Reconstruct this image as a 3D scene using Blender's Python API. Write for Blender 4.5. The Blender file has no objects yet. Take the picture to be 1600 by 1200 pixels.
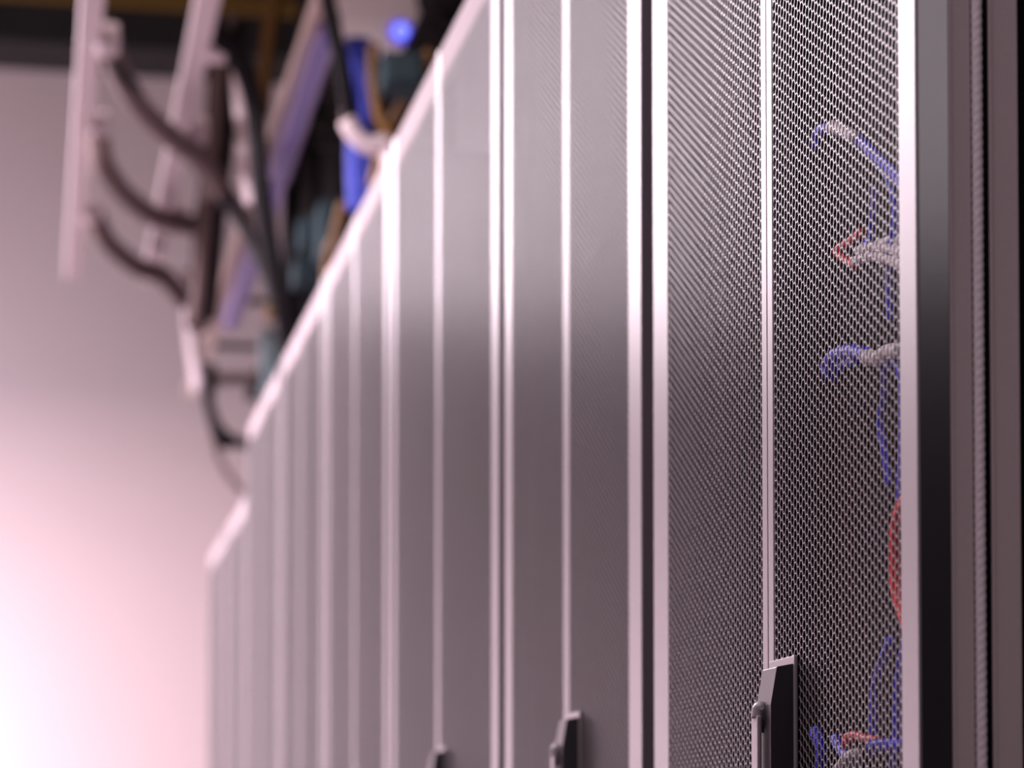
import bpy, bmesh, math, random
from mathutils import Vector

scene = bpy.context.scene
col = scene.collection
random.seed(7)

# ------------------------------------------------------------------ camera
cam_data = bpy.data.cameras.new('camera')
cam = bpy.data.objects.new('camera', cam_data)
col.objects.link(cam)
cam.location = (-0.4552, 0.0, 1.03)
cam.rotation_euler = (math.radians(90 + 2.2), 0, -math.atan(750 / 3926))
cam_data.sensor_width = 36.0
cam_data.lens = 3926 / 1600 * 36
cam_data.shift_y = 0.36386
cam_data.clip_start = 0.05
cam_data.dof.use_dof = True
cam_data.dof.focus_distance = 1.53
cam_data.dof.aperture_fstop = 6.4
cam_data.dof.aperture_blades = 0
scene.camera = cam

# ------------------------------------------------------------------ light and exposure
world = bpy.data.worlds.new('world')
scene.world = world
world.use_nodes = True
world.node_tree.nodes['Background'].inputs[0].default_value = (0.9, 0.78, 0.83, 1)
world.node_tree.nodes['Background'].inputs[1].default_value = 0.05
scene.view_settings.view_transform = 'Standard'
scene.view_settings.look = 'None'
scene.view_settings.gamma = 1.0
scene.view_settings.use_curve_mapping = False
scene.view_settings.exposure = 0.0


def area_light(name, loc, target, sx, sy, power, colour):
    d = bpy.data.lights.new(name, 'AREA')
    d.shape = 'RECTANGLE'
    d.size, d.size_y = sx, sy
    d.energy = power
    d.color = colour
    o = bpy.data.objects.new(name, d)
    col.objects.link(o)
    o.location = loc
    o.rotation_euler = (Vector(target) - Vector(loc)).to_track_quat('-Z', 'Y').to_euler()
    return o


PINK = (1.0, 0.83, 0.92)
# broad lamp over the aisle, left of the view
area_light('aisle_light', (-1.15, 5.6, 2.84), (-1.15, 5.6, 0), 1.1, 5.2, 300, PINK)
# lamp straight above the near end of the aisle
area_light('near_aisle_light', (-0.9, 1.25, 2.95), (-0.9, 1.25, 0), 0.8, 1.6, 24, PINK)
# cool bright lamp lighting the end wall, out of view on the left
wl = area_light('wall_light', (-3.4, 7.8, 0.8), (-2.4, 9.8, 1.0), 1.5, 1.4, 200, (0.78, 0.84, 1.0))
wl.data.spread = math.radians(125)
# warm fill added over the aisle to brighten trays, white box and upper wall
area_light('overhead_fill', (-1.4, 3.0, 4.4), (0.0, 5.0, 2.6), 0.8, 0.8, 30, (1.0, 0.74, 0.68))
# lamp of the room behind the camera
area_light('rear_light', (1.2, -2.4, 2.72), (0.2, 1.3, 1.4), 1.8, 0.9, 21, (1.0, 0.84, 0.92))


# ------------------------------------------------------------------ materials
def material(name, colour, rough=0.5, metal=0.0, spec=0.5, noise=0.0, scale=60.0, bump=0.0, emit=None, strength=0.0):
    m = bpy.data.materials.new(name)
    m.use_nodes = True
    nt = m.node_tree
    b = nt.nodes['Principled BSDF']
    b.inputs['Base Color'].default_value = (*colour, 1)
    b.inputs['Roughness'].default_value = rough
    b.inputs['Metallic'].default_value = metal
    b.inputs['Specular IOR Level'].default_value = spec
    if noise or bump:
        tc = nt.nodes.new('ShaderNodeTexCoord')
        n = nt.nodes.new('ShaderNodeTexNoise')
        n.inputs['Scale'].default_value = scale
        n.inputs['Detail'].default_value = 4
        nt.links.new(tc.outputs['Object'], n.inputs['Vector'])
        if noise:
            r = nt.nodes.new('ShaderNodeMapRange')
            r.inputs['To Min'].default_value = 1 - noise
            r.inputs['To Max'].default_value = 1 + noise
            nt.links.new(n.outputs['Fac'], r.inputs['Value'])
            mx = nt.nodes.new('ShaderNodeVectorMath')
            mx.operation = 'SCALE'
            mx.inputs[0].default_value = colour
            nt.links.new(r.outputs['Result'], mx.inputs['Scale'])
            nt.links.new(mx.outputs['Vector'], b.inputs['Base Color'])
        if bump:
            bp = nt.nodes.new('ShaderNodeBump')
            bp.inputs['Strength'].default_value = bump
            bp.inputs['Distance'].default_value = 0.001
            nt.links.new(n.outputs['Fac'], bp.inputs['Height'])
            nt.links.new(bp.outputs['Normal'], b.inputs['Normal'])
    if emit:
        b.inputs['Emission Color'].default_value = (*emit, 1)
        b.inputs['Emission Strength'].default_value = strength
    return m


M = {
    'door': material('door_powder_coat', (0.24, 0.218, 0.23), 0.35, 0.0, 0.5, 0.05, 300, 0.05),
    'mesh': material('perforated_steel', (0.27, 0.245, 0.257), 0.33, 0.0, 0.9),
    'rail': material('dull_rail_paint', (0.42, 0.36, 0.38), 0.75, 0.0, 0.2, 0.05, 300, 0.05),
    'edge': material('black_gloss_paint', (0.030, 0.028, 0.032), 0.16, 0.0, 0.6, 0.1, 80, 0.02),
    'frame': material('grey_frame_paint', (0.55, 0.455, 0.465), 0.6, 0.0, 0.35, 0.06, 400, 0.1),
    'lit_edge': material('lit_edge_paint', (0.17, 0.145, 0.16), 0.5, 0.0, 0.4, 0.06, 400, 0.1),  # black edge paint made lighter, standing in for light between the racks
    'inside': material('black_inside', (0.005, 0.0045, 0.005), 0.8, 0.0, 0.05, 0.1, 40),
    'gasket': material('woven_gasket', (0.90, 0.80, 0.84), 0.45, 0.0, 0.5, 0.15, 900, 0.3),
    'rubber': material('black_rubber', (0.015, 0.014, 0.015), 0.6, 0, 0.3, 0.1, 90),
    'handle': material('black_handle', (0.035, 0.033, 0.036), 0.38, 0, 0.5, 0.1, 300, 0.05),
    'handle_face': material('grey_handle_paint', (0.36, 0.33, 0.345), 0.42, 0, 0.5, 0.05, 300, 0.05),
    'blue': material('blue_cable_jacket', (0.02, 0.03, 0.95), 0.4, 0, 0.4, 0.1, 60),
    'white': material('white_cable_jacket', (0.92, 0.86, 0.89), 0.45, 0, 0.4, 0.05, 60),
    'violet': material('violet_cable_jacket', (0.20, 0.18, 0.58), 0.5, 0, 0.4, 0.15, 40),
    'soft_blue': material('soft_blue_cable_jacket', (0.07, 0.10, 0.66), 0.5, 0, 0.4, 0.2, 30),
    'red': material('red_cable_jacket', (0.95, 0.006, 0.008), 0.4, 0, 0.4, 0.1, 60),
    'black': material('black_cable_jacket', (0.010, 0.009, 0.011), 0.7, 0, 0.15, 0.15, 60),
    'lilac': material('lilac_cable_jacket', (0.40, 0.32, 0.56), 0.5, 0, 0.4, 0.15, 40),
    'pale': material('pale_galvanised_steel', (0.74, 0.63, 0.66), 0.45, 0.1, 0.5, 0.08, 30),
    'beige': material('beige_tray_steel', (0.62, 0.48, 0.43), 0.5, 0.1, 0.4, 0.08, 30),
    'grey_cable': material('grey_cable_jacket', (0.19, 0.135, 0.13), 0.6, 0, 0.25, 0.1, 40),
    'teal': material('teal_grey_plastic', (0.04, 0.065, 0.075), 0.9, 0, 0.1, 0.1, 30),
    'aqua': material('pale_aqua_plastic', (0.33, 0.45, 0.48), 0.5, 0, 0.4, 0.06, 30),
    'ochre': material('ochre_jacket', (0.18, 0.088, 0.018), 0.5, 0, 0.4, 0.1, 30),
    'trough': material('dark_trough_steel', (0.012, 0.011, 0.012), 0.9, 0, 0.05, 0.3, 6),
    'beam': material('dark_beam_paint', (0.022, 0.018, 0.018), 0.6, 0, 0.3, 0.2, 5),
    'wall': material('pink_white_wall', (0.71, 0.515, 0.505), 0.8, 0, 0.2, 0.02, 3, 0.05),
    'dark_wall': material('dark_room_wall', (0.10, 0.085, 0.09), 0.8, 0, 0.2, 0.05, 3),
    'ceiling': material('dark_ceiling', (0.03, 0.026, 0.026), 0.8, 0, 0.2, 0.1, 3),
    'floor': material('raised_floor_vinyl', (0.10, 0.088, 0.092), 0.4, 0, 0.4, 0.1, 8),
    'ap': material('white_plastic', (0.95, 0.87, 0.92), 0.45, 0, 0.4, 0.03, 20),
    'led_blur_ring': material('deep_blue_blur_ring', (0.03, 0.01, 0.4), 0.3, 0, 0.5, emit=(0.03, 0.005, 0.75), strength=1.0),
    'led': material('blue_led_lens', (0.1, 0.1, 0.8), 0.3, 0, 0.5, emit=(0.22, 0.26, 1.0), strength=1.5),
}


# ------------------------------------------------------------------ helpers
def bm_box(bm, lo, hi):
    x0, y0, z0 = lo
    x1, y1, z1 = hi
    v = [bm.verts.new(p) for p in ((x0, y0, z0), (x1, y0, z0), (x1, y1, z0), (x0, y1, z0),
                                   (x0, y0, z1), (x1, y0, z1), (x1, y1, z1), (x0, y1, z1))]
    for f in ((0, 3, 2, 1), (4, 5, 6, 7), (0, 1, 5, 4), (1, 2, 6, 5), (2, 3, 7, 6), (3, 0, 4, 7)):
        bm.faces.new([v[i] for i in f])


def link(name, me, mat, parent=None):
    o = bpy.data.objects.new(name, me)
    col.objects.link(o)
    if mat is not None and not me.materials:
        me.materials.append(mat)
    if parent is not None:
        o.parent = parent
    return o


def finish(name, bm, mat, parent=None, bevel=0.0, smooth=False):
    if bevel:
        bmesh.ops.bevel(bm, geom=list(bm.edges), offset=bevel, segments=2, affect='EDGES', profile=0.6)
    bmesh.ops.recalc_face_normals(bm, faces=bm.faces)
    if smooth:
        for f in bm.faces:
            f.smooth = True
    me = bpy.data.meshes.new(name)
    bm.to_mesh(me)
    bm.free()
    return link(name, me, mat, parent)


def boxes(name, blist, mat, parent=None, bevel=0.0, loc=None):
    """blist in world space, made local to parent (parents here are never rotated)."""
    off = Vector(parent_world(parent)) if parent is not None else Vector(loc or (0, 0, 0))
    bm = bmesh.new()
    for lo, hi in blist:
        b2 = bmesh.new()
        bm_box(b2, Vector(lo) - off, Vector(hi) - off)
        if bevel:
            bmesh.ops.bevel(b2, geom=list(b2.edges), offset=bevel, segments=2, affect='EDGES', profile=0.6)
        me = bpy.data.meshes.new('tmp')
        b2.to_mesh(me)
        b2.free()
        bm.from_mesh(me)
        bpy.data.meshes.remove(me)
    o = finish(name, bm, mat, parent)
    if parent is None and loc is not None:
        o.location = loc
    return o


def parent_world(o):
    p = Vector((0, 0, 0))
    while o is not None:
        p += Vector(o.location)
        o = o.parent
    return p


def empty(name, loc, label=None, cat=None, group=None):
    o = bpy.data.objects.new(name, None)
    o.empty_display_size = 0.05
    col.objects.link(o)
    o.location = loc
    if label:
        tag(o, label, cat, group)
    return o


def tag(o, label, cat, group=None):
    o['label'] = label
    o['category'] = cat
    if group:
        o['group'] = group
    return o


def structure(o):
    o['kind'] = 'structure'
    return o


def spline(points, n=8):
    """Catmull-Rom through world points."""
    P = [Vector(p) for p in points]
    if len(P) < 3:
        return [P[0].lerp(P[-1], i / n) for i in range(n + 1)]
    P = [P[0] * 2 - P[1]] + P + [P[-1] * 2 - P[-2]]
    out = []
    for i in range(1, len(P) - 2):
        a, b, c, d = P[i - 1:i + 3]
        for k in range(n):
            t = k / n
            out.append(0.5 * ((2 * b) + (c - a) * t + (2 * a - 5 * b + 4 * c - d) * t * t + (3 * b - a - 3 * c + d) * t ** 3))
    out.append(P[-2])
    return out


def bm_tube(bm, pts, r, seg=10, off=Vector((0, 0, 0))):
    rings = []
    up = Vector((0.31, 0.17, 0.93)).normalized()
    for i, p in enumerate(pts):
        t = (pts[min(i + 1, len(pts) - 1)] - pts[max(i - 1, 0)]).normalized()
        u = t.cross(up)
        if u.length < 1e-3:
            u = t.cross(Vector((1, 0, 0)))
        u.normalize()
        w = u.cross(t)
        rr = r(i / (len(pts) - 1)) if callable(r) else r
        rings.append([bm.verts.new(p - off + (u * math.cos(a) + w * math.sin(a)) * rr)
                      for a in (2 * math.pi * k / seg for k in range(seg))])
    for a, b in zip(rings, rings[1:]):
        for k in range(seg):
            bm.faces.new((a[k], a[(k + 1) % seg], b[(k + 1) % seg], b[k]))
    bm.faces.new(rings[0][::-1])
    bm.faces.new(rings[-1])


def tube(name, points, r, mat, parent=None, label=None, cat=None, group=None, n=8, seg=10):
    pts = spline(points, n)
    off = parent_world(parent) if parent is not None else pts[0].copy()
    bm = bmesh.new()
    bm_tube(bm, pts, r, seg, off)
    o = finish(name, bm, mat, parent, smooth=True)
    if parent is None:
        o.location = off
    if label:
        tag(o, label, cat, group)
    return o


def bundle(name, strands, label, cat, group=None):
    """A tied run of cables that hang together: an Empty with one child per strand."""
    root = empty(name, strands[0][0][0], label, cat, group)
    for pts, r, mat in strands:
        tube('cable', pts, r, mat, root)
    return root


# ------------------------------------------------------------------ perforated sheet (real hexagonal holes)
_sheets = {}


def perforated_sheet(width, height):
    width = math.ceil(width / 0.006 - 0.01) * 0.006        # alike doors share one sheet
    key = (round(width, 3), round(height, 3))
    if key in _sheets:
        return _sheets[key]
    pitch, flat, thick = 0.0066, 0.00608, 0.00075
    R = pitch / math.sqrt(3)
    r = R * flat / pitch
    ncol = int(width / (1.5 * R)) + 1
    nrow = int(height / pitch) + 1
    hexd = [(math.cos(math.radians(60 * k)), math.sin(math.radians(60 * k))) for k in range(6)]
    verts, faces = [], []
    for c in range(ncol):
        cy = c * 1.5 * R
        for q in range(nrow):
            cz = q * pitch + (pitch / 2 if c % 2 else 0)
            b = len(verts)
            verts.extend((0.0, cy + R * a, cz + R * s) for a, s in hexd)
            verts.extend((0.0, cy + r * a, cz + r * s) for a, s in hexd)
            verts.extend((thick, cy + r * a, cz + r * s) for a, s in hexd)
            for k in range(6):
                n = (k + 1) % 6
                faces.append((b + k, b + 6 + k, b + 6 + n, b + n))
                faces.append((b + 6 + k, b + 12 + k, b + 12 + n, b + 6 + n))
    me = bpy.data.meshes.new('perforated_sheet')
    me.from_pydata(verts, [], faces)
    me.materials.append(M['mesh'])
    _sheets[key] = me
    return me


# ------------------------------------------------------------------ room shell
structure(boxes('floor', [((-4, -3, -0.1), (3, 10, 0))], M['floor']))
structure(boxes('ceiling', [((-4, -3, 4.6), (3, 10, 4.7))], M['ceiling']))
structure(boxes('wall_back', [((-4, 9.8, 0), (3, 9.95, 4.6))], M['wall']))
structure(boxes('wall_left', [((-4.1, -3, 0), (-4, 10, 4.6))], M['wall']))
structure(boxes('wall_right', [((3, -3, 0), (3.1, 10, 4.6))], M['dark_wall']))
structure(boxes('wall_front', [((-4, -3.1, 0), (3, -3, 4.6))], M['dark_wall']))
structure(boxes('trim_1', [((-4, 9.45, 4.06), (3, 9.80, 4.6))], M['beam']))
structure(boxes('trim_2', [((-4, 9.39, 4.21), (3, 9.45, 4.27))], M['ochre']))


# ------------------------------------------------------------------ server racks
def make_rack(y0, y1, top, mid, right_stile, left_stile, label, handle_z=1.150, detail=True):
    D0, D1 = 0.0, 0.018                       # door thickness
    root = empty('server_rack', (0.5, (y0 + y1) / 2, 0), label, 'server rack', 'row of mesh-door server racks')
    yc = (y0 + y1) / 2 + mid
    # cabinet body behind the doors
    fx0, fx1 = 0.024, 1.05
    boxes('side_panel', [((fx0 + 0.03, y0, 0.05), (fx1, y0 + 0.012, top - 0.02))], M['inside'], root)
    boxes('side_panel', [((fx0 + 0.03, y1 - 0.012, 0.05), (fx1, y1, top - 0.02))], M['inside'], root)
    boxes('back_panel', [((fx1, y0, 0.05), (fx1 + 0.012, y1, top - 0.02))], M['inside'], root)
    boxes('top_panel', [((fx0, y0, top - 0.02), (fx1 + 0.012, y1, top))], M['rail'], root, 0.002)
    boxes('base_plinth', [((0.05, y0, 0.0), (fx1, y1, 0.05))], M['inside'], root)
    for a, b in ((y0, y0 + 0.022), (y1 - 0.022, y1)):
        boxes('front_post', [((fx0, a, 0.05), (fx0 + 0.03, b, top - 0.02))], M['inside'], root, 0.001)
    for a in (y0 + 0.045, y1 - 0.055):
        boxes('mounting_rail', [((0.13, a, 0.06), (0.16, a + 0.010, top - 0.05))], M['inside'], root)
    # two door leaves
    for side, (a, b, sa, sb) in (('near', (y0, yc - 0.0004, right_stile, 0.012)), ('far', (yc + 0.0004, y1, 0.012, left_stile))):
        z0, z1 = 0.03, top - 0.012
        DS = D0 + 0.0022
        d = boxes('door', [((D0, a, z0), (DS, a + sa, z1)), ((D0, b - sb, z0), (DS, b, z1)),
                           ((D0, a + sa, z0), (DS, b - sb, z0 + 0.05))],
                  M['door'], root, 0.0009)
        boxes('door_return', [((DS, a, z0), (D1, a + sa - 0.002, z1)), ((DS, b - sb + 0.002, z0), (D1, b, z1))], M['inside'], d)
        boxes('top_rail', [((D0 + 0.001, a + sa, z1 - 0.045), (D0 + 0.008, b - sb, z1))], M['rail'], d, 0.0012)
        # black return edges of the door leaf, coloured lighter between racks as if lit
        e0, e1 = ((a - 0.0006, a) if side == 'near' else (b, b + 0.0006))
        boxes('edge_strip', [((D0 + 0.0015, e0, z0), (D1, e1, z1))], M['edge' if y0 < 1.3 and side == 'near' else 'lit_edge'], d)
        sheet = link('perforated_panel', perforated_sheet(b - a - sa - sb + 0.008, z1 - z0 - 0.09), None, d)
        sheet.location = Vector((D0 + 0.0005, a + sa - 0.004, z0 + 0.045)) - parent_world(d)
        if side == 'near':
            swing_handle(d, yc, handle_z)
        for hz in (0.25, 1.0, top - 0.25):
            hy = a + 0.004 if side == 'near' else b - 0.004
            tube('hinge', [(0.021, hy, hz - 0.03), (0.021, hy, hz + 0.03)], 0.004, M['inside'], d, n=2, seg=8)
    return root


def swing_handle(door, y, ztop):
    """Flat plate on the meeting stile, black dish standing off it, a grey lever with a hooked top."""
    off = parent_world(door)
    zb = ztop - 0.34
    boxes('handle_plate', [((-0.0022, y - 0.062, zb), (0.0, y - 0.009, ztop))], M['handle_face'], door, 0.0008)
    # dish: a tapered block, its top face sloping away from the door
    bm = bmesh.new()
    ya, yb = y - 0.0600, y - 0.0290
    prof = [(-0.0022, ztop - 0.005), (-0.0125, ztop - 0.007), (-0.0165, ztop - 0.030), (-0.0165, zb + 0.03), (-0.0125, zb + 0.008), (-0.0022, zb + 0.005)]
    A = [bm.verts.new(Vector((x, ya, z)) - off) for x, z in prof]
    B = [bm.verts.new(Vector((x, yb, z)) - off) for x, z in prof]
    bm.faces.new(A)
    bm.faces.new(B[::-1])
    for k in range(6):
        bm.faces.new((A[k], B[k], B[(k + 1) % 6], A[(k + 1) % 6]))
    finish('handle_dish', bm, M['handle'], door, 0.0006)
    # lever
    yl0, yl1 = y - 0.0485, y - 0.0345
    boxes('lever', [((-0.0215, yl0, zb + 0.02), (-0.0185, yl1, ztop - 0.036))], M['handle_face'], door, 0.0012)
    tube('lever_hook', [(-0.0195, (yl0 + yl1) / 2, ztop - 0.038), (-0.018, (yl0 + yl1) / 2, ztop - 0.031), (-0.0145, (yl0 + yl1) / 2, ztop - 0.034),
                        (-0.0130, (yl0 + yl1) / 2, ztop - 0.046)], 0.0042, M['handle_face'], door, n=6, seg=12)


H1, H2 = 1.968, 1.828
R1 = make_rack(1.2484, 1.8185, H1, -0.0115, 0.027, 0.044, 'nearest server rack, sharp mesh doors, coloured cables behind them')
make_rack(1.8566, 2.4194, H1, -0.007, 0.042, 0.036, 'second server rack from the right, handle at lower middle, just beyond the sharp one')
make_rack(2.4560, 3.2140, H1, 0.0, 0.036, 0.036, 'third server rack from the right, blurred wide doors, handle tip at the bottom edge')
make_rack(3.2440, 3.9560, H1, 0.0, 0.036, 0.036, 'fourth server rack from the right, its top corner under the blue cables')
make_rack(3.9860, 4.7000, H1, 0.0, 0.036, 0.036, 'fifth server rack from the right, heavily blurred pale doors')
make_rack(4.7300, 5.4400, H1, 0.0, 0.036, 0.036, 'farthest of the tall server racks, beside the lower ones')
make_rack(5.4700, 6.0500, H2, 0.0, 0.036, 0.036, 'nearer of the two lower server racks at the far end')
make_rack(6.0800, 6.6700, H2, 0.0, 0.036, 0.036, 'last lower server rack in front of the bright wall')

# the open side of the nearest rack: frame profiles and a woven gasket behind the door edge
ye = 1.2484
boxes('frame_profile', [((0.0185, ye - 0.001, 0.03), (0.0305, ye + 0.01, H1 - 0.012))], M['frame'], R1, 0.0006)
boxes('frame_profile', [((0.0405, ye - 0.001, 0.03), (0.0568, ye + 0.01, H1 - 0.012))], M['frame'], R1, 0.0006)
boxes('highlight_lip', [((0.0182, ye - 0.0018, 0.03), (0.0194, ye, H1 - 0.012))], M['frame'], R1, 0.0004)  # thin lips added to draw a highlight line along the frame
boxes('highlight_lip', [((0.0405, ye - 0.0018, 0.03), (0.0419, ye, H1 - 0.012))], M['frame'], R1, 0.0004)
boxes('gasket_channel', [((0.0305, ye + 0.006, 0.03), (0.0405, ye + 0.012, H1 - 0.012))], M['rubber'], R1)
bm = bmesh.new()
off = parent_world(R1)
rings = []
for i in range(2050):                     # a twisted, three-stranded braid
    zz = 0.08 + i * 0.0009
    ring = []
    for k in range(14):
        a = 2 * math.pi * k / 14
        r = 0.0033 * (1 + 0.055 * math.cos(3 * a - zz * 1250))
        ring.append(bm.verts.new(Vector((0.0342 + r * math.cos(a), ye + 0.0012 + r * math.sin(a), zz)) - off))
    rings.append(ring)
for p, q in zip(rings, rings[1:]):
    for k in range(14):
        bm.faces.new((p[k], p[(k + 1) % 14], q[(k + 1) % 14], q[k]))
finish('woven_gasket', bm, M['gasket'], R1, smooth=True)
boxes('side_cover', [((0.0575, ye + 0.004, 0.03), (1.05, ye + 0.010, H1 - 0.012))], M['rubber'], R1)

# ------------------------------------------------------------------ cables behind the nearest mesh door
tube('network_cable', [(0.05, 1.5738, 1.4944), (0.05, 1.5722, 1.5042), (0.05, 1.5519, 1.5018), (0.05, 1.5257, 1.4918), (0.05, 1.4952, 1.4799), (0.05, 1.4542, 1.4556), (0.05, 1.4198, 1.4346), (0.05, 1.3891, 1.4097), (0.05, 1.381, 1.3776)], 0.0034, M['blue'], None,
     'blue network cable arching at the upper right behind the nearest mesh door', 'cable')
tube('network_cable', [(0.056, 1.5018, 1.4788), (0.056, 1.4692, 1.4568), (0.056, 1.4459, 1.4383), (0.056, 1.437, 1.4183), (0.056, 1.4419, 1.4039), (0.056, 1.4492, 1.3821), (0.056, 1.4473, 1.3542)], 0.0030, M['blue'], None,
     'blue network cable running just under the upper arch and then hanging down', 'cable')
tube('network_cable', [(0.07, 1.5146, 1.4551), (0.07, 1.5173, 1.4393), (0.07, 1.5225, 1.4274), (0.07, 1.5251, 1.419), (0.07, 1.5351, 1.423)], 0.0028, M['blue'], None,
     'dim blue network cable hanging left of the upper arch down to the white cables', 'cable')
tube('cable_sleeve', [(0.047, 1.5321, 1.4968), (0.047, 1.5089, 1.4873), (0.047, 1.4864, 1.4764)], 0.0044, M['white'], None,
     'white sleeve on the blue cable arch at the upper right', 'cable')
tube('patch_cord', [(0.05, 1.4839, 1.417), (0.05, 1.5089, 1.4166), (0.05, 1.5334, 1.4167), (0.05, 1.5192, 1.4084), (0.05, 1.4941, 1.3977)], 0.0026, M['red'], None,
     'red patch cord bent to a point left of the white cables', 'cable')
for k, (dy, dx, which) in enumerate(((0, 0.048, 'second from the top'), (8, 0.052, 'third from the top'), (17, 0.046, 'lowest'), (-7, 0.058, 'topmost'))):
    o = tube('white_cable', [(0.05, 1.4853, 1.4053), (0.05, 1.4528, 1.4), (0.05, 1.4183, 1.3894), (0.05, 1.3875, 1.3783)], 0.0030, M['white'], None,
             'white cable beside the bent red patch cord, ' + which + ' of four', 'cable', 'white cables beside the red patch cord')
    o.location.z -= dy / 2700
    o.location.x = dx
    o.location.y -= 0.008 * (k % 2)
tube('network_cable', [(0.05, 1.5491, 1.3385), (0.05, 1.553, 1.3459), (0.05, 1.5383, 1.3498), (0.05, 1.51, 1.3471), (0.05, 1.4802, 1.3396), (0.05, 1.461, 1.3331)], 0.0046, M['blue'], None,
     'blue network cable curling round in the middle of the nearest door', 'cable')
tube('network_cable', [(0.054, 1.5534, 1.3386), (0.054, 1.5454, 1.3438), (0.054, 1.5272, 1.3436), (0.054, 1.5044, 1.3408)], 0.0042, M['blue'], None,
     'short blue network cable tucked inside the middle curl', 'cable')
tube('cable_sleeve', [(0.047, 1.4667, 1.3348), (0.047, 1.4453, 1.3299), (0.047, 1.4267, 1.3301), (0.047, 1.402, 1.326)], 0.0050, M['white'], None,
     'white sleeve on the middle blue curl beside the door edge', 'cable')
tube('network_cable', [(0.05, 1.4493, 1.3276), (0.05, 1.4308, 1.3272), (0.05, 1.4128, 1.3153), (0.05, 1.4088, 1.2924), (0.05, 1.4115, 1.2623), (0.05, 1.4142, 1.236)], 0.0032, M['blue'], None,
     'blue network cable dropping from the middle white sleeve along the door edge', 'cable')
tube('network_cable', [(0.06, 1.4709, 1.3306), (0.06, 1.4712, 1.3115), (0.06, 1.4786, 1.2969), (0.06, 1.4718, 1.2798), (0.06, 1.4628, 1.2547)], 0.0028, M['blue'], None,
     'dim blue network cable dropping left of the one along the door edge', 'cable')
tube('power_cord', [(0.022, 1.3191, 1.2294), (0.022, 1.3381, 1.2177), (0.022, 1.3438, 1.1967), (0.022, 1.3388, 1.1745), (0.022, 1.3204, 1.1531)], 0.0048, M['red'], None,
     'thick red cord bowing out at the right edge of the nearest door', 'cable')
tube('network_cable', [(0.05, 1.4023, 1.1589), (0.05, 1.4159, 1.141), (0.05, 1.423, 1.1186), (0.05, 1.4233, 1.0996), (0.05, 1.4304, 1.0808)], 0.0032, M['blue'], None,
     'blue network cable hanging at the lower right along the door edge', 'cable')
tube('network_cable', [(0.065, 1.4762, 1.1615), (0.065, 1.4932, 1.1469), (0.065, 1.5055, 1.1317), (0.065, 1.5084, 1.1077), (0.065, 1.5086, 1.0916)], 0.0036, M['blue'], None,
     'dim blue network cable hanging at the lower right, left of the edge one', 'cable')
tube('network_cable', [(0.046, 1.4582, 1.0949), (0.046, 1.4314, 1.0946), (0.046, 1.4011, 1.0926)], 0.0042, M['blue'], None,
     'short blue network cable lying level at the lower right door edge', 'cable')
tube('patch_cord', [(0.05, 1.5166, 1.0974), (0.05, 1.519, 1.1024), (0.05, 1.5014, 1.1036), (0.05, 1.4818, 1.1007), (0.05, 1.4556, 1.098)], 0.0030, M['red'], None,
     'red patch cord hooked near the bottom of the nearest door', 'cable')
tube('network_cable', [(0.05, 1.5823, 1.1103), (0.05, 1.5742, 1.1032), (0.05, 1.5689, 1.0954), (0.05, 1.5718, 1.0838)], 0.0042, M['blue'], None,
     'blue network cable upright near the handle, bottom edge of the photo', 'cable')
tube('network_cable', [(0.05, 1.5422, 1.1034), (0.05, 1.5319, 1.0972), (0.05, 1.5192, 1.091), (0.05, 1.5091, 1.0874)], 0.0036, M['blue'], None,
     'blue network cable slanting under the hooked red patch cord', 'cable')
tube('cable_sleeve', [(0.046, 1.4847, 1.0921), (0.046, 1.4972, 1.087), (0.046, 1.5074, 1.0777)], lambda t: 0.0035 + 0.0075 * t, M['white'], None,
     'white tapered boot under the hooked red patch cord', 'cable')

# ------------------------------------------------------------------ overhead ladder trays along the row
def ladder_tray(xs, z, y0, y1, mats, rungs, label, w=0.016, h=0.05):
    root = empty('ladder_tray', (sum(xs) / len(xs), (y0 + y1) / 2, z), label, 'cable tray')
    for x, m in zip(xs, mats):
        boxes('rail', [((x - w / 2, y0, z - h / 2), (x + w / 2, y1, z + h / 2))], m, root, 0.002)
    for y in rungs:
        boxes('rung', [((xs[0], y - 0.012, z - 0.010), (xs[-1], y + 0.012, z + 0.010))], M['beam'], root, 0.002)
    return root


tr1 = ladder_tray((-0.349, -0.124), 2.73, 4.3, 7.45, (M['pale'], M['pale']), (), 'pale two-railed cable tray over the aisle at the upper left', 0.047, 0.035)
for x in (-0.349, -0.124):
    for y in (5.25, 5.88, 6.68):
        boxes('bracket', [((x + 0.012, y - 0.035, 2.695), (x + 0.062, y + 0.03, 2.755))], M['pale'], tr1, 0.012)
tr2 = ladder_tray((0.108, 0.335), 2.73, 3.5, 9.3, (M['beige'], M['trough']), (4.7, 5.55, 5.80, 5.95, 7.7, 8.4), 'beige ladder cable tray running over the rack tops', 0.044, 0.04)

# dark trough above the racks with its seams and lid
t = empty('cable_trough', (0.69, 5.6, 2.72), 'dark cable trough above the rack tops behind the blue cables', 'cable trough')
boxes('trough_body', [((0.40, 3.0, 2.72), (1.0, 8.3, 3.90))], M['trough'], t, 0.004)
boxes('lid', [((0.38, 2.98, 3.90), (1.02, 8.32, 3.95))], M['trough'], t, 0.004)
for k in range(8):
    y = 3.4 + 0.65 * k
    boxes('seam_strip', [((0.390, y - 0.02, 2.73), (0.40, y + 0.02, 3.89))], M['beam'], t, 0.002)


def jitter(points, d):
    o = Vector((random.uniform(-d, d), random.uniform(-d, d), random.uniform(-d, d)))
    return [Vector(p) + o for p in points]


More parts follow.
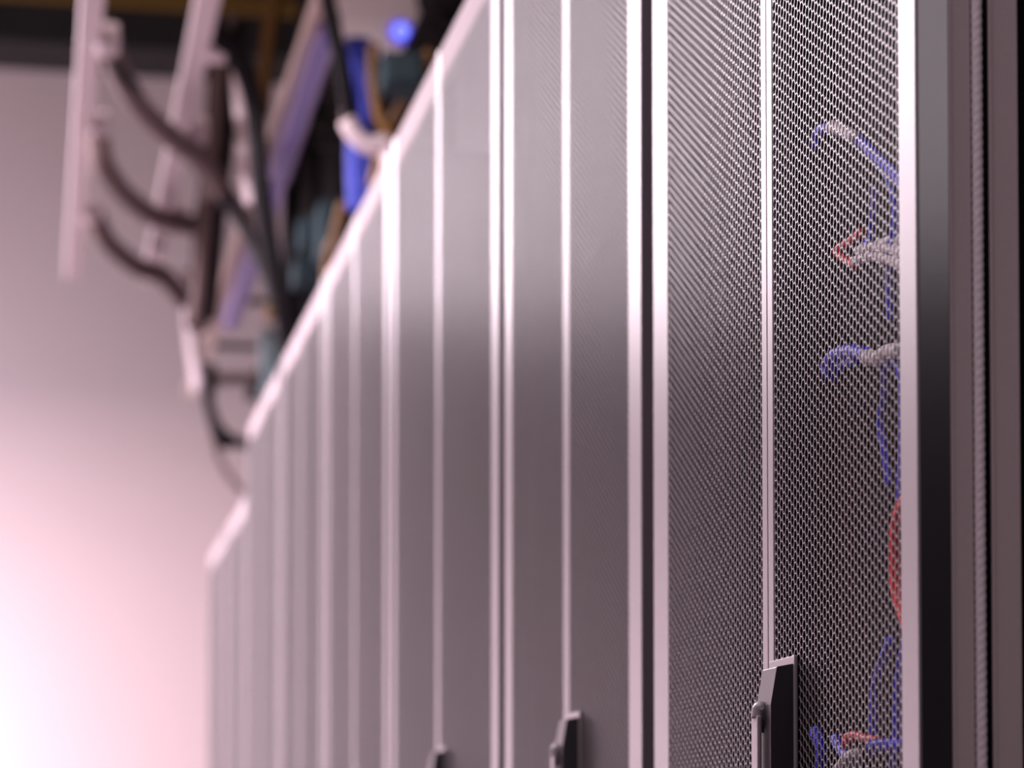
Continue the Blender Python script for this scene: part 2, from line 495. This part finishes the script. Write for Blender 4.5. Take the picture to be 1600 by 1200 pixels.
# sagging grey cables from the left rail to the right rail
tube('draped_cable', [(-0.312, 5.25, 2.7565), (-0.2963, 5.32, 2.705), (-0.235, 5.5, 2.6658), (-0.1487, 5.7, 2.6517), (-0.0721, 5.85, 2.6467), (-0.0167, 5.95, 2.603)], 0.026, M['grey_cable'], None,
     'grey cable sagging between the tray rails, topmost of three', 'cable')
tube('draped_cable', [(-0.3169, 5.88, 2.713), (-0.2999, 5.95, 2.6529), (-0.2368, 6.2, 2.6445), (-0.1563, 6.45, 2.6634), (-0.059, 6.6, 2.6819)], 0.028, M['grey_cable'], None,
     'grey cable sagging between the tray rails, middle of three', 'cable')
tube('draped_cable', [(-0.3068, 6.68, 2.719), (-0.2662, 6.8, 2.6763), (-0.1829, 7.0, 2.6619), (-0.1019, 7.1, 2.6576), (-0.0365, 7.2, 2.6129)], 0.028, M['grey_cable'], None,
     'grey cable sagging between the tray rails, lowest of three', 'cable')
tube('draped_cable', [(-0.3143, 5.3, 2.7181), (-0.278, 5.3, 2.6657), (-0.2432, 5.4, 2.6706)], 0.010, M['black'], None,
     'short black cable beside the topmost sagging grey cable', 'cable')

# black cable drop
st = []
base = [(-0.1164, 5.2, 2.8333), (-0.0894, 5.2, 2.754), (-0.0292, 5.25, 2.7032), (0.0052, 5.3, 2.6272), (0.0166, 5.3, 2.4902), (0.0464, 5.35, 2.3249), (0.0793, 5.4, 2.2123), (0.1008, 5.5, 2.1493)]
for k in range(4):
    st.append((jitter(base, 0.013), 0.016, M['black']))
bundle('cable_drop', st, 'thick black cable bundle dropping slantwise to the rack tops', 'cable bundle')
st = []
base = [(0.0419, 6.5, 3.1875), (0.0259, 6.5, 3.0515), (0.0186, 6.55, 2.8967), (0.0012, 6.6, 2.7222), (-0.0047, 6.7, 2.5745), (-0.0113, 6.8, 2.4745)]
for k in range(7):
    st.append((jitter(base, 0.030), 0.018, M['black' if k % 2 else 'grey_cable']))
bundle('cable_drop', st, 'dark cable bundle hanging upright beside the right tray rail', 'cable bundle')
st = []
base = [(-0.0777, 6.2, 2.7771), (-0.0448, 6.1, 2.7006), (-0.0099, 6.0, 2.6163), (0.0327, 5.9, 2.5313), (0.0693, 5.8, 2.4179), (0.0972, 5.7, 2.2923)]
for k in range(3):
    st.append((jitter(base, 0.016), 0.017, M['grey_cable' if k else 'black']))
bundle('cable_drop', st, 'grey and black cables running slantwise from the right rail to the black bundle', 'cable bundle')
st = []
base = [(0.1898, 6.0, 2.8138), (0.1747, 6.0, 2.6568), (0.1691, 6.0, 2.485), (0.179, 6.0, 2.2832)]
for k in range(7):
    st.append((jitter(base, 0.032), 0.018, M['black']))
bundle('cable_drop', st, 'black cable bundle hanging between the lilac cables and the teal boxes', 'cable bundle')
tube('conduit', [(0.0066, 5.8, 2.8508), (0.0191, 5.8, 2.716), (0.0314, 5.8, 2.5963), (0.0421, 5.8, 2.5397)], 0.021, M['pale'], None,
     'pale conduit hanging left of the thick black bundle', 'conduit')
tube('hanger_post', [(0.0156, 8.0, 2.8815), (0.0348, 8.0, 2.687), (0.0621, 8.0, 2.4991)], 0.026, M['pale'], None,
     'pale hanger post low over the aisle near the end wall', 'post')
h = empty('wall_arm', (0.1033, 8.1, 2.5603), 'dark horizontal arm between the pale post and the aqua box', 'arm')
tube('arm', [(0.0868, 8.1, 2.5597), (0.1774, 8.1, 2.5629), (0.2684, 8.1, 2.5662)], 0.019, M['grey_cable'], h, n=4)
tube('arm_clamp', [(0.0948, 8.1, 2.6057), (0.0951, 8.1, 2.56), (0.0952, 8.1, 2.5184)], 0.026, M['black'], h, n=4)
tube('cable_tail', [(0.0802, 8.0, 2.5244), (0.0969, 8.0, 2.4326), (0.1297, 8.0, 2.3577), (0.1705, 8.0, 2.3425), (0.2235, 8.0, 2.3359)], lambda q: 0.018 + 0.016 * math.exp(-((q - 0.55) / 0.14) ** 2), M['black'], None,
     'black cable curling down below the dark arm', 'cable')
tube('cable_tail', [(0.0953, 8.1, 2.5018), (0.1166, 8.1, 2.3363), (0.1582, 8.1, 2.2503), (0.2079, 8.1, 2.1935)], 0.012, M['grey_cable'], None,
     'thin grey cable trailing lowest behind the black curl', 'cable')

# blue, lilac and ochre runs
st = []
base = [(0.1832, 5.0, 2.6794), (0.1847, 5.0, 2.5877), (0.1836, 5.0, 2.496), (0.1838, 5.0, 2.4175), (0.1866, 5.0, 2.3263)]
for k in range(5):
    o = Vector(((k - 2) * 0.009, -0.006 * (k % 2), 0))
    st.append(([Vector(p) + o for p in base], 0.0075, M['soft_blue']))
bundle('blue_cable_drop', st, 'bright blue cable bundle hanging upright above the rack edge', 'cable bundle')
st = []
for k in range(6):
    o = Vector(((k % 3 - 1) * 0.016, 0, (k // 3) * 0.02))
    base = [(0.1232, 5.0, 2.7019), (0.1195, 5.4, 2.6774), (0.1147, 5.8, 2.6458), (0.1193, 6.2, 2.6428), (0.1198, 6.8, 2.6202), (0.1261, 7.6, 2.6283)]
    st.append(([Vector(p) + o for p in base], 0.0095, M['violet' if k in (1, 3) else 'lilac']))
bundle('lilac_cable_run', st, 'lilac and blue cables lying along the beige tray', 'cable bundle')
tube('black_lead', [(0.081, 4.7, 2.675), (0.0983, 4.7, 2.5899), (0.1156, 4.7, 2.5171), (0.1367, 4.75, 2.4467), (0.153, 4.8, 2.4371)], 0.016, M['black'], None,
     'black lead slanting down left of the blue bundle', 'cable')
tube('beige_lead', [(0.1126, 4.8, 2.6107), (0.1278, 4.8, 2.5236), (0.138, 4.8, 2.4488)], 0.011, M['beige'], None,
     'beige lead alongside the slanting black lead', 'cable')
tube('pale_elbow', [(0.1109, 4.6, 2.392), (0.1277, 4.6, 2.364), (0.1542, 4.6, 2.3462), (0.1878, 4.6, 2.3431), (0.1964, 4.6, 2.2376), (0.1969, 4.6, 1.9841)], 0.018, M['pale'], None,
     'pale pipe elbow crossing in front of the blue bundle', 'pipe')
tube('ochre_cable', [(0.1743, 4.7, 2.5699), (0.172, 4.7, 2.5081), (0.1845, 4.7, 2.4348), (0.2067, 4.7, 2.3941), (0.1871, 4.7, 2.3488), (0.1725, 4.7, 2.2988)], 0.012, M['ochre'], None,
     'ochre cable hanging right of the blue bundle', 'cable')
tube('ochre_cable', [(0.2673, 4.6, 2.5315), (0.2435, 4.7, 2.4875), (0.2236, 4.75, 2.4516), (0.2082, 4.8, 2.4212)], 0.010, M['ochre'], None,
     'ochre cable slanting along the rack top edge', 'cable')
tube('ochre_cable', [(0.1457, 6.4, 3.2448), (0.1265, 6.4, 3.0934), (0.114, 6.4, 2.9261)], 0.020, M['ochre'], None,
     'ochre cable hanging upright left of the beige tray', 'cable')
tube('ochre_cable', [(0.1771, 5.2, 2.39), (0.1729, 5.3, 2.3463), (0.1682, 5.4, 2.3002), (0.1649, 5.4, 1.9779)], 0.012, M['ochre'], None,
     'short ochre cable below the blue bundle', 'cable')
tube('ochre_cable', [(0.1366, 6.6, 2.592), (0.1606, 6.6, 2.5247), (0.1508, 6.6, 2.439)], 0.014, M['ochre'], None,
     'ochre cable low beside the foot of the black bundle', 'cable')


def junction_box(lo, hi, mat, label, hang=False):
    r = empty('junction_box', [(a + b) / 2 for a, b in zip(lo, hi)], label, 'junction box')
    boxes('box_body', [(lo, hi)], M[mat], r, 0.006)
    boxes('box_lid', [((lo[0] + 0.008, lo[1] - 0.008, lo[2] + 0.008), (hi[0] - 0.008, lo[1], hi[2] - 0.008))], M[mat], r, 0.002)
    if hang:
        xc, yc = (lo[0] + hi[0]) / 2, (lo[1] + hi[1]) / 2
        boxes('hanger_strap', [((xc - 0.012, yc - 0.004, hi[2] - 0.002), (xc + 0.012, yc + 0.004, 2.722))], M['beam'], r)
    return r


def jb(p, q, depth, mat, label):
    lo = (p[0], p[1], q[2])
    hi = (q[0], q[1] + depth, p[2])
    return junction_box(lo, hi, mat, label, 'above the rack edge' in label or 'left of the larger' in label)


jb((0.1802, 4.6, 2.5286), (0.2552, 4.6, 2.4641), 0.1, 'teal', 'dark teal box under the white box with the blue light')
jb((0.1622, 5.5, 2.4802), (0.2267, 5.5, 2.3544), 0.12, 'teal', 'teal grey box above the rack edge below the blue bundle')
jb((0.1445, 5.85, 2.433), (0.2021, 5.85, 2.3748), 0.12, 'teal', 'small teal grey box lowest above the rack edge')
jb((0.1406, 5.7, 2.4938), (0.185, 5.7, 2.4218), 0.12, 'teal', 'teal grey box left of the larger teal box')
jb((0.2654, 8.05, 2.7229), (0.3467, 8.05, 2.518), 0.15, 'aqua', 'pale aqua box standing past the foot of the black bundle')

# white box with a blue status light
ap = empty('access_point', (0.2629, 5.3, 2.8088), 'white box with a glowing blue status light at the top', 'access point')
lo, hi = (0.1718, 5.3, 2.7559), (0.3574, 5.3, 2.9266)
boxes('housing', [((lo[0], 5.3, lo[2]), (hi[0], 5.36, hi[2]))], M['ap'], ap, 0.012)
bx = (0.3127, 5.298, 2.7973)
bc = Vector(bx) - parent_world(ap)
bm = bmesh.new()
bmesh.ops.create_uvsphere(bm, u_segments=24, v_segments=12, radius=0.0185)
bmesh.ops.scale(bm, vec=(1, 0.4, 1), verts=bm.verts)
bmesh.ops.translate(bm, vec=bc, verts=bm.verts)
sl = finish('status_light', bm, M['led'], ap, smooth=True)
bm = bmesh.new()  # blue ring of the light's lens blur, built as a glowing rim
for k in range(32):
    a0, a1 = 2 * math.pi * k / 32, 2 * math.pi * (k + 1) / 32
    q = [bm.verts.new(bc + Vector((r * math.cos(a), d, r * math.sin(a)))) for a, r, d in
         ((a0, 0.0175, -0.006), (a1, 0.0175, -0.006), (a1, 0.0255, 0.0), (a0, 0.0255, 0.0))]
    bm.faces.new(q)
bmesh.ops.remove_doubles(bm, verts=bm.verts, dist=1e-5)
finish('blur_ring', bm, M['led_blur_ring'], ap, smooth=True)
tube('black_lead', [(0.3035, 5.0, 2.8055), (0.3247, 5.0, 2.7409), (0.3459, 5.0, 2.7052), (0.375, 5.0, 2.7176), (0.3881, 5.0, 2.7979)], 0.014, M['black'], None,
     'black lead looping right of the white box', 'cable')
tube('black_lead', [(0.3194, 4.9, 2.7721), (0.3376, 4.9, 2.7214), (0.3532, 4.9, 2.6836)], 0.014, M['black'], None,
     'short black lead nearest the rack top edge at the top of the photo', 'cable')
